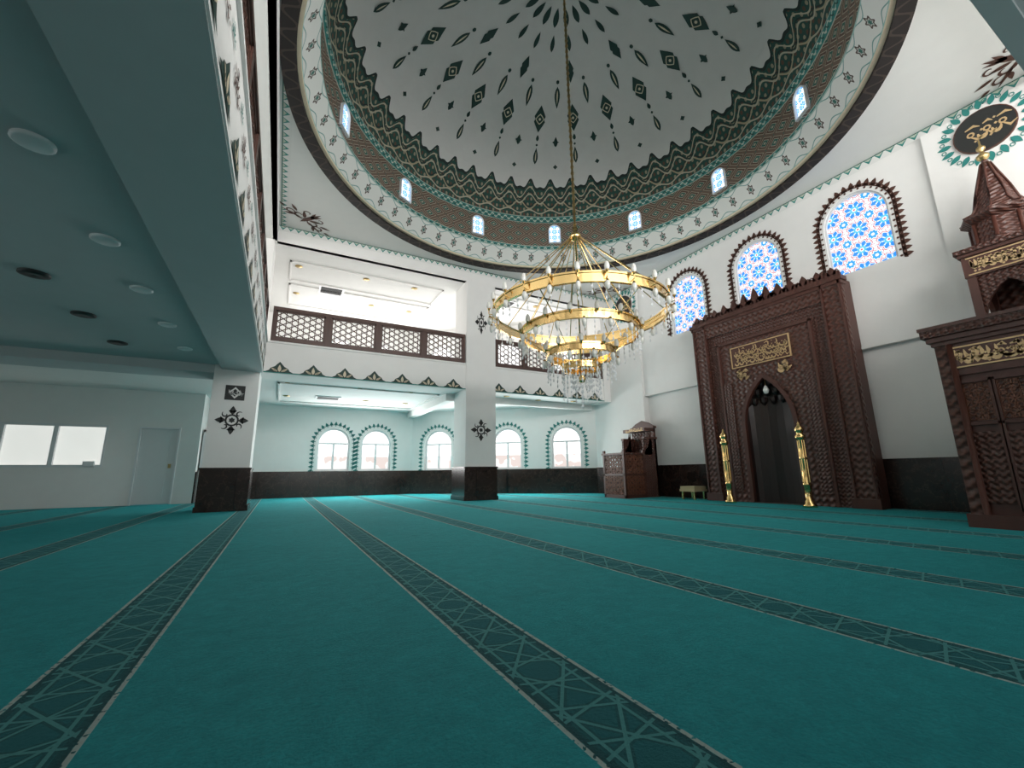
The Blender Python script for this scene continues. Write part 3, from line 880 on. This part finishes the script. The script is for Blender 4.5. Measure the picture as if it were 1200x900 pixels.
for yy in (ya,yb-.1):
    for d in (0,.1): mb.face([(xf0+.45,yy+d,0),(XE,yy+d,0),(XE,yy+d,3.2),(12.4,yy+d,3.2),(xf0+.45,yy+d,1.15)],'carved')
    mb.hexa([(xf0+.45,yy-.03,1.1),(12.4,yy-.03,3.15),(12.4,yy+.13,3.15),(xf0+.45,yy+.13,1.1),(xf0+.45,yy-.03,1.2),(12.4,yy-.03,3.27),(12.4,yy+.13,3.27),(xf0+.45,yy+.13,1.2)],'wood')
    mb.hexa([(xf0+.45,yy+.02,1.75),(12.4,yy+.02,3.85),(12.4,yy+.08,3.85),(xf0+.45,yy+.08,1.75),(xf0+.45,yy+.02,1.85),(12.4,yy+.02,3.95),(12.4,yy+.08,3.95),(xf0+.45,yy+.08,1.85)],'wood')
    for k in range(12):
        xx=xf0+.55+k*.155; zz=1.15+(xx-xf0-.45)/1.35*2.05*.72
        mb.box(xx,xx+.05,yy+.03,yy+.07,zz,zz+.68,'wood')
mb.box(12.4,XE,ya,yb,2.1,2.3,'wood')
mb.build('stairs',mi)
mb=MB(); kx0,kx1,ky0,ky1=12.45,XE,1.72,2.82
for xx in (kx0,kx1-.14):
    for yy in (ky0,ky1-.14): mb.box(xx,xx+.14,yy,yy+.14,2.3,4.9,'wood')
mb.box(kx1-.06,kx1,ky0,ky1,2.3,4.9,'carved')
for yy in (ky0,ky1-.06): mb.box(kx0,kx1,yy,yy+.06,2.3,3.3,'carvedf')
fk=lambda s,z,d=0:Vector((kx0+d,s,z))
nch=arch((ky0+ky1)/2,.8,3.6,1.1,.5,12)
wall2d(mb,lambda s,z,d=0:fk(s,z,.02+d),ky0,ky1,3.58,4.95,[nch],'carvedf',.08,'wood')
fk2=lambda s,z,d=0:Vector((s,ky1-d,z))
wall2d(mb,lambda s,z,d=0:fk2(s,z,.02+d),kx0,kx1,3.58,4.95,[arch((kx0+kx1)/2,.85,3.6,1.1,.5,12)],'carvedf',.08,'wood')
mb.box(kx0-.02,kx1,ky0-.02,ky1+.02,4.9,5.35,'wood')
mb.box(kx0-.06,kx1,ky0-.06,ky1+.06,5.35,5.42,'wood'); mb.box(kx0-.1,kx1,ky0-.1,ky1+.1,5.42,5.52,'carvedf')
kcy=(ky0+ky1)/2; kcx=(kx0+kx1)/2
place(mb,xf(script(.95,.3,31,.12)+script(.95,.26,36,.12),0,0),lambda x,z:Vector((kx0-.03,kcy-x,5.13+z)),'goldp')
place(mb,xf(script(.9,.3,33,.12),0,0),lambda x,z:Vector((kcx-x,ky1+.03,5.13+z)),'goldp')
for z in (4.95,5.31): mb.box(kx0-.035,kx0,ky0+.05,ky1-.05,z-.012,z+.012,'goldp')
mb.lathe([(.56,5.52),(.56,5.62),(.46,5.66),(.46,6.1),(.52,6.14),(.60,6.2),(.60,6.26),(.42,6.34),(.33,6.5),(.25,6.85),(.15,7.2),(.07,7.5),(.045,7.6)],kcx,kcy,8,'carvedf',1,False)
for k in range(8):
    a=2*pi*k/8; P=lambda r,z:(kcx+r*math.sin(a),kcy+r*math.cos(a),z)
    mb.tube([P(.46,5.66),P(.46,6.1)],.035,6,'wood'); mb.tube([P(.60,6.26),P(.43,6.34),P(.34,6.5),P(.26,6.85),P(.16,7.2),P(.075,7.5)],.022,6,'wood')
mb.lathe([(.04,7.58),(.1,7.64),(.11,7.7),(.04,7.77),(.03,7.8),(.075,7.86),(.075,7.9),(.02,7.96),(.015,8.08),(0,8.14)],kcx,kcy,12,'brass',1,True)
mb.build('kiosk',mi)

# ------------------------------------------------------------------ chandelier
ce=empty('chandelier')
mb=MB()
def ring(R,z,h,t):
    mb.lathe([(R,z),(R+t,z),(R+t,z+h),(R,z+h),(R,z)],CX,CY,72,'gold',1,False)
    for zz in (z,z+h): mb.lathe([(R-.015,zz-.02),(R+t+.02,zz-.02),(R+t+.02,zz+.02),(R-.015,zz+.02),(R-.015,zz-.02)],CX,CY,72,'gold',1,False)
ring(2.10,4.74,.20,.04); ring(1.40,4.25,.17,.035); ring(.80,3.74,.14,.03); ring(.42,3.43,.10,.03)
mb.build('rings',ce)
mb=MB()
mb.tube([(CX,CY,7.2),(CX,CY,15.3)],.028,8,'brass')
for k in range(40):
    z=7.3+k*.19; mb.tube([(CX,CY,z),(CX,CY,z+.06)],.045,6,'brass')
mb.lathe([(0,6.85),(.1,6.88),(.16,6.98),(.12,7.06),(.05,7.1),(.07,7.2),(.03,7.3)],CX,CY,16,'gold')
mb.lathe([(0,15.1),(.3,15.2),(.34,15.3)],CX,CY,20,'gold')
def P(R,k,n,z,o=0):
    a=2*pi*(k+o)/n; return Vector((CX+R*math.sin(a),CY+R*math.cos(a),z))
for k in range(12): mb.tube([P(.12,k,12,6.95),P(2.12,k,12,4.94)],.013,5,'gold')
for k in range(8): mb.tube([P(.1,k,8,6.92),P(1.42,k,8,4.42)],.011,5,'gold')
for k in range(6):
    mb.tube([P(1.41,k,6,4.3),P(.82,k,6,3.85)],.009,5,'gold'); mb.tube([P(2.1,k,6,4.78),P(1.42,k,6,4.38)],.012,5,'gold')
    mb.tube([P(.0,k,6,3.5),P(.43,k,6,3.5)],.014,5,'gold'); mb.tube([P(.43,k,6,3.5),P(.8,k,6,3.8)],.012,5,'gold')
mb.tube([(CX,CY,6.9),(CX,CY,3.2)],.02,6,'gold')
mb.lathe([(0,3.1),(.06,3.12),(.1,3.2),(.05,3.3),(.09,3.4),(.03,3.5)],CX,CY,12,'gold')
mb.build('suspension',ce)
mb=MB()
def drop(p,w,h):
    n=len(mb.v); mb.v+=[(p.x,p.y,p.z),(p.x+w,p.y,p.z-h*.6),(p.x,p.y+w,p.z-h*.6),(p.x-w,p.y,p.z-h*.6),(p.x,p.y-w,p.z-h*.6),(p.x,p.y,p.z-h)]
    for i in range(4):
        j=(i+1)%4; mb.idx([n,n+1+i,n+1+j],'crystal'); mb.idx([n+5,n+1+j,n+1+i],'crystal')
for R,z,n,q_ in ((2.12,4.70,48,2),(1.42,4.22,44,3),(.81,3.72,32,4),(.44,3.41,20,5)):
    for k in range(n):
        zz=z
        for q in range(q_+(k%2)):
            drop(P(R,k,n,zz),.027,.12); zz-=.125
for k in range(14):
    for q in range(3): drop(P(.22,k,14,3.35-q*.14,.3*q),.03,.14)
for q in range(5): drop(Vector((CX,CY,3.1-q*.12)),.05,.16)
mb.build('crystals',ce)
mb=MB()
def bulb(p,up=1,s=.66):
    mb.lathe([(.02*s,p.z),(.045*s,p.z+.05*up*s),(.06*s,p.z+.09*up*s)],p.x,p.y,8,'gold')
    mb.lathe([(.05*s,p.z+.07*up*s),(.085*s,p.z+.15*up*s),(.085*s,p.z+.22*up*s),(.06*s,p.z+.32*up*s),(.0,p.z+.38*up*s)],p.x,p.y,8,'lampw')
for k in range(24):
    mb.tube([P(2.12,k,24,4.78,.5),P(2.24,k,24,4.80,.5),P(2.24,k,24,4.88,.5)],.012,5,'gold')
    bulb(P(2.24,k,24,4.88,.5)); bulb(P(2.22,k,24,4.76,.5),-1)
for k in range(16): bulb(P(1.48,k,16,4.36)); bulb(P(1.48,k,16,4.26,.5),-1)
for k in range(10): bulb(P(.88,k,10,3.84)); bulb(P(.88,k,10,3.74,.5),-1)
mb.build('lamps',ce)

# ceiling fixtures
mb=MB()
for x,y in ((-2.5,1.6),(-2.5,3.6),(-2.5,5.6),(-2.5,7.7),(-2.5,9.6),(-2.5,11.7),(-2.5,13.8)): mb.lathe([(.17,4.38),(.17,4.355),(.14,4.34),(0,4.34)],x,y,20,'doorw')
mb.build('ceiling_downlights')
mb=MB()
for x in (-3.9,-6.5):
    for y in (3.5,5.6,7.7,9.6,11.7,13.9): mb.lathe([(.2,4.38),(.2,4.35),(.13,4.33),(0,4.35)],x,y,20,'black')
mb.build('ceiling_air_diffusers')
mb=MB()
for x,y in ((1.6,19.8),(8.6,17.3)):
    mb.box(x-.5,x+.5,y-.35,y+.35,4.26,4.30,'frame'); mb.box(x-.42,x+.42,y-.27,y+.27,4.25,4.262,'darkgap')
for x,y in ((1.34,19),(8.7,16.9)):
    mb.box(x-.5,x+.5,y-.4,y+.4,8.86,8.9,'frame'); mb.box(x-.42,x+.42,y-.32,y+.32,8.85,8.862,'darkgap')
mb.build('ceiling_air_vents')
mb=MB()
for z in (4.30,8.9):
    for x,y in ((0,17.2),(2.5,17.2),(4.5,17.2),(0,20),(3.2,20),(5,20),(8.5,16.3),(10.3,16.6),(12,16.2)):
        mb.lathe([(.13,z),(.13,z-.02),(0,z-.03)],x,y,16,'brass')
mb.build('ceiling_spotlights')
mb=MB()
def recess(x0,x1,y0,y1,z):
    w=.06
    for a,b,c,d in ((x0,x1,y0,y0+w),(x0,x1,y1-w,y1),(x0,x0+w,y0,y1),(x1-w,x1,y0,y1)): mb.box(a,b,c,d,z-.05,z,'plaster')
recess(-.3,5.7,16.8,18.6,8.9); recess(-.3,5.7,19,21.5,8.9); recess(-.3,5.7,17.1,21.5,4.30); recess(7.8,12.6,16.2,17.2,8.9)
mb.box(5.9,6.3,16.8,23,4.0,4.30,'plaster'); mb.box(6.3,13.6,16.8,16.95,4.02,4.3,'plaster')
mb.build('trim_ceiling_panels')

# ------------------------------------------------------------------ scale to metres
for o in list(bpy.context.scene.objects):
    if o.parent is None:
        o.matrix_world=Matrix.Scale(S,4)@o.matrix_world
# ------------------------------------------------------------------ lights
def area(name,loc,aim,sx,sy,power,col=(1,1,1)):
    l=bpy.data.lights.new(name,'AREA'); l.shape='RECTANGLE'; l.size=sx*S; l.size_y=sy*S; l.energy=power; l.color=col
    o=bpy.data.objects.new(name,l); bpy.context.collection.objects.link(o); o.location=Vector(loc)*S
    d=Vector(aim)-Vector(loc); o.rotation_euler=d.to_track_quat('-Z','Y').to_euler()
    return o
cool=(1,.985,.97)
area('unseen_fill_rear_gallery',(6,-5.8,7),(6,10,5.5),14,2.6,900,cool)  # unseen source behind the view that lights the fascia; no window built
area('unseen_fill_left_gallery',(-9.8,8,7),(4,8,6.6),12,2.6,400,cool)  # unseen fill from the left side; that wall is solid
area('added_fill_rear',(6,-5.8,2.4),(6,4,1.6),12,2.0,140,cool)  # added lower fill behind the camera, on a wall without windows
area('added_fill_left',(-9.8,6,2.4),(0,6,1.6),10,2.0,40,cool)  # added to lighten the left aisle; no window stands there
area('window_daylight_far_gallery',(3.4,22.7,7.0),(3.4,10,7.2),6,1.8,150,cool)
p=fd(5,7,-.3); area('window_daylight_far_gallery',tuple(p),tuple(p-dn*5),7,1.8,130,cool)
area('window_daylight_far',(3.3,22.7,2.3),(3.3,10,.8),4,1.8,190,cool)
p=fd(5,2.3,-.3); area('window_daylight_far',tuple(p),tuple(p-dn*5-Vector((0,0,.9))),7,1.6,200,cool)
w=bpy.data.worlds.new('sky'); bpy.context.scene.world=w; w.use_nodes=True
w.node_tree.nodes['Background'].inputs[0].default_value=(.8,.9,1,1); w.node_tree.nodes['Background'].inputs[1].default_value=1.0

# ------------------------------------------------------------------ camera
psi=math.radians(28.3); th=math.radians(11.8); ro=math.radians(.7)
F=Vector((math.sin(psi)*math.cos(th),math.cos(psi)*math.cos(th),math.sin(th)))
R=Vector((math.cos(psi),-math.sin(psi),0)); U=R.cross(F)
R2=R*math.cos(ro)-U*math.sin(ro); U2=R*math.sin(ro)+U*math.cos(ro)
cam=bpy.data.cameras.new('camera'); co=bpy.data.objects.new('camera',cam); bpy.context.collection.objects.link(co)
m=Matrix((R2,U2,-F)).transposed().to_4x4(); m.translation=Vector((0,0,1.0))*S
co.matrix_world=m; cam.sensor_width=36; cam.lens=15; cam.clip_start=.02
bpy.context.scene.camera=co
bpy.context.scene.view_settings.view_transform='Standard'
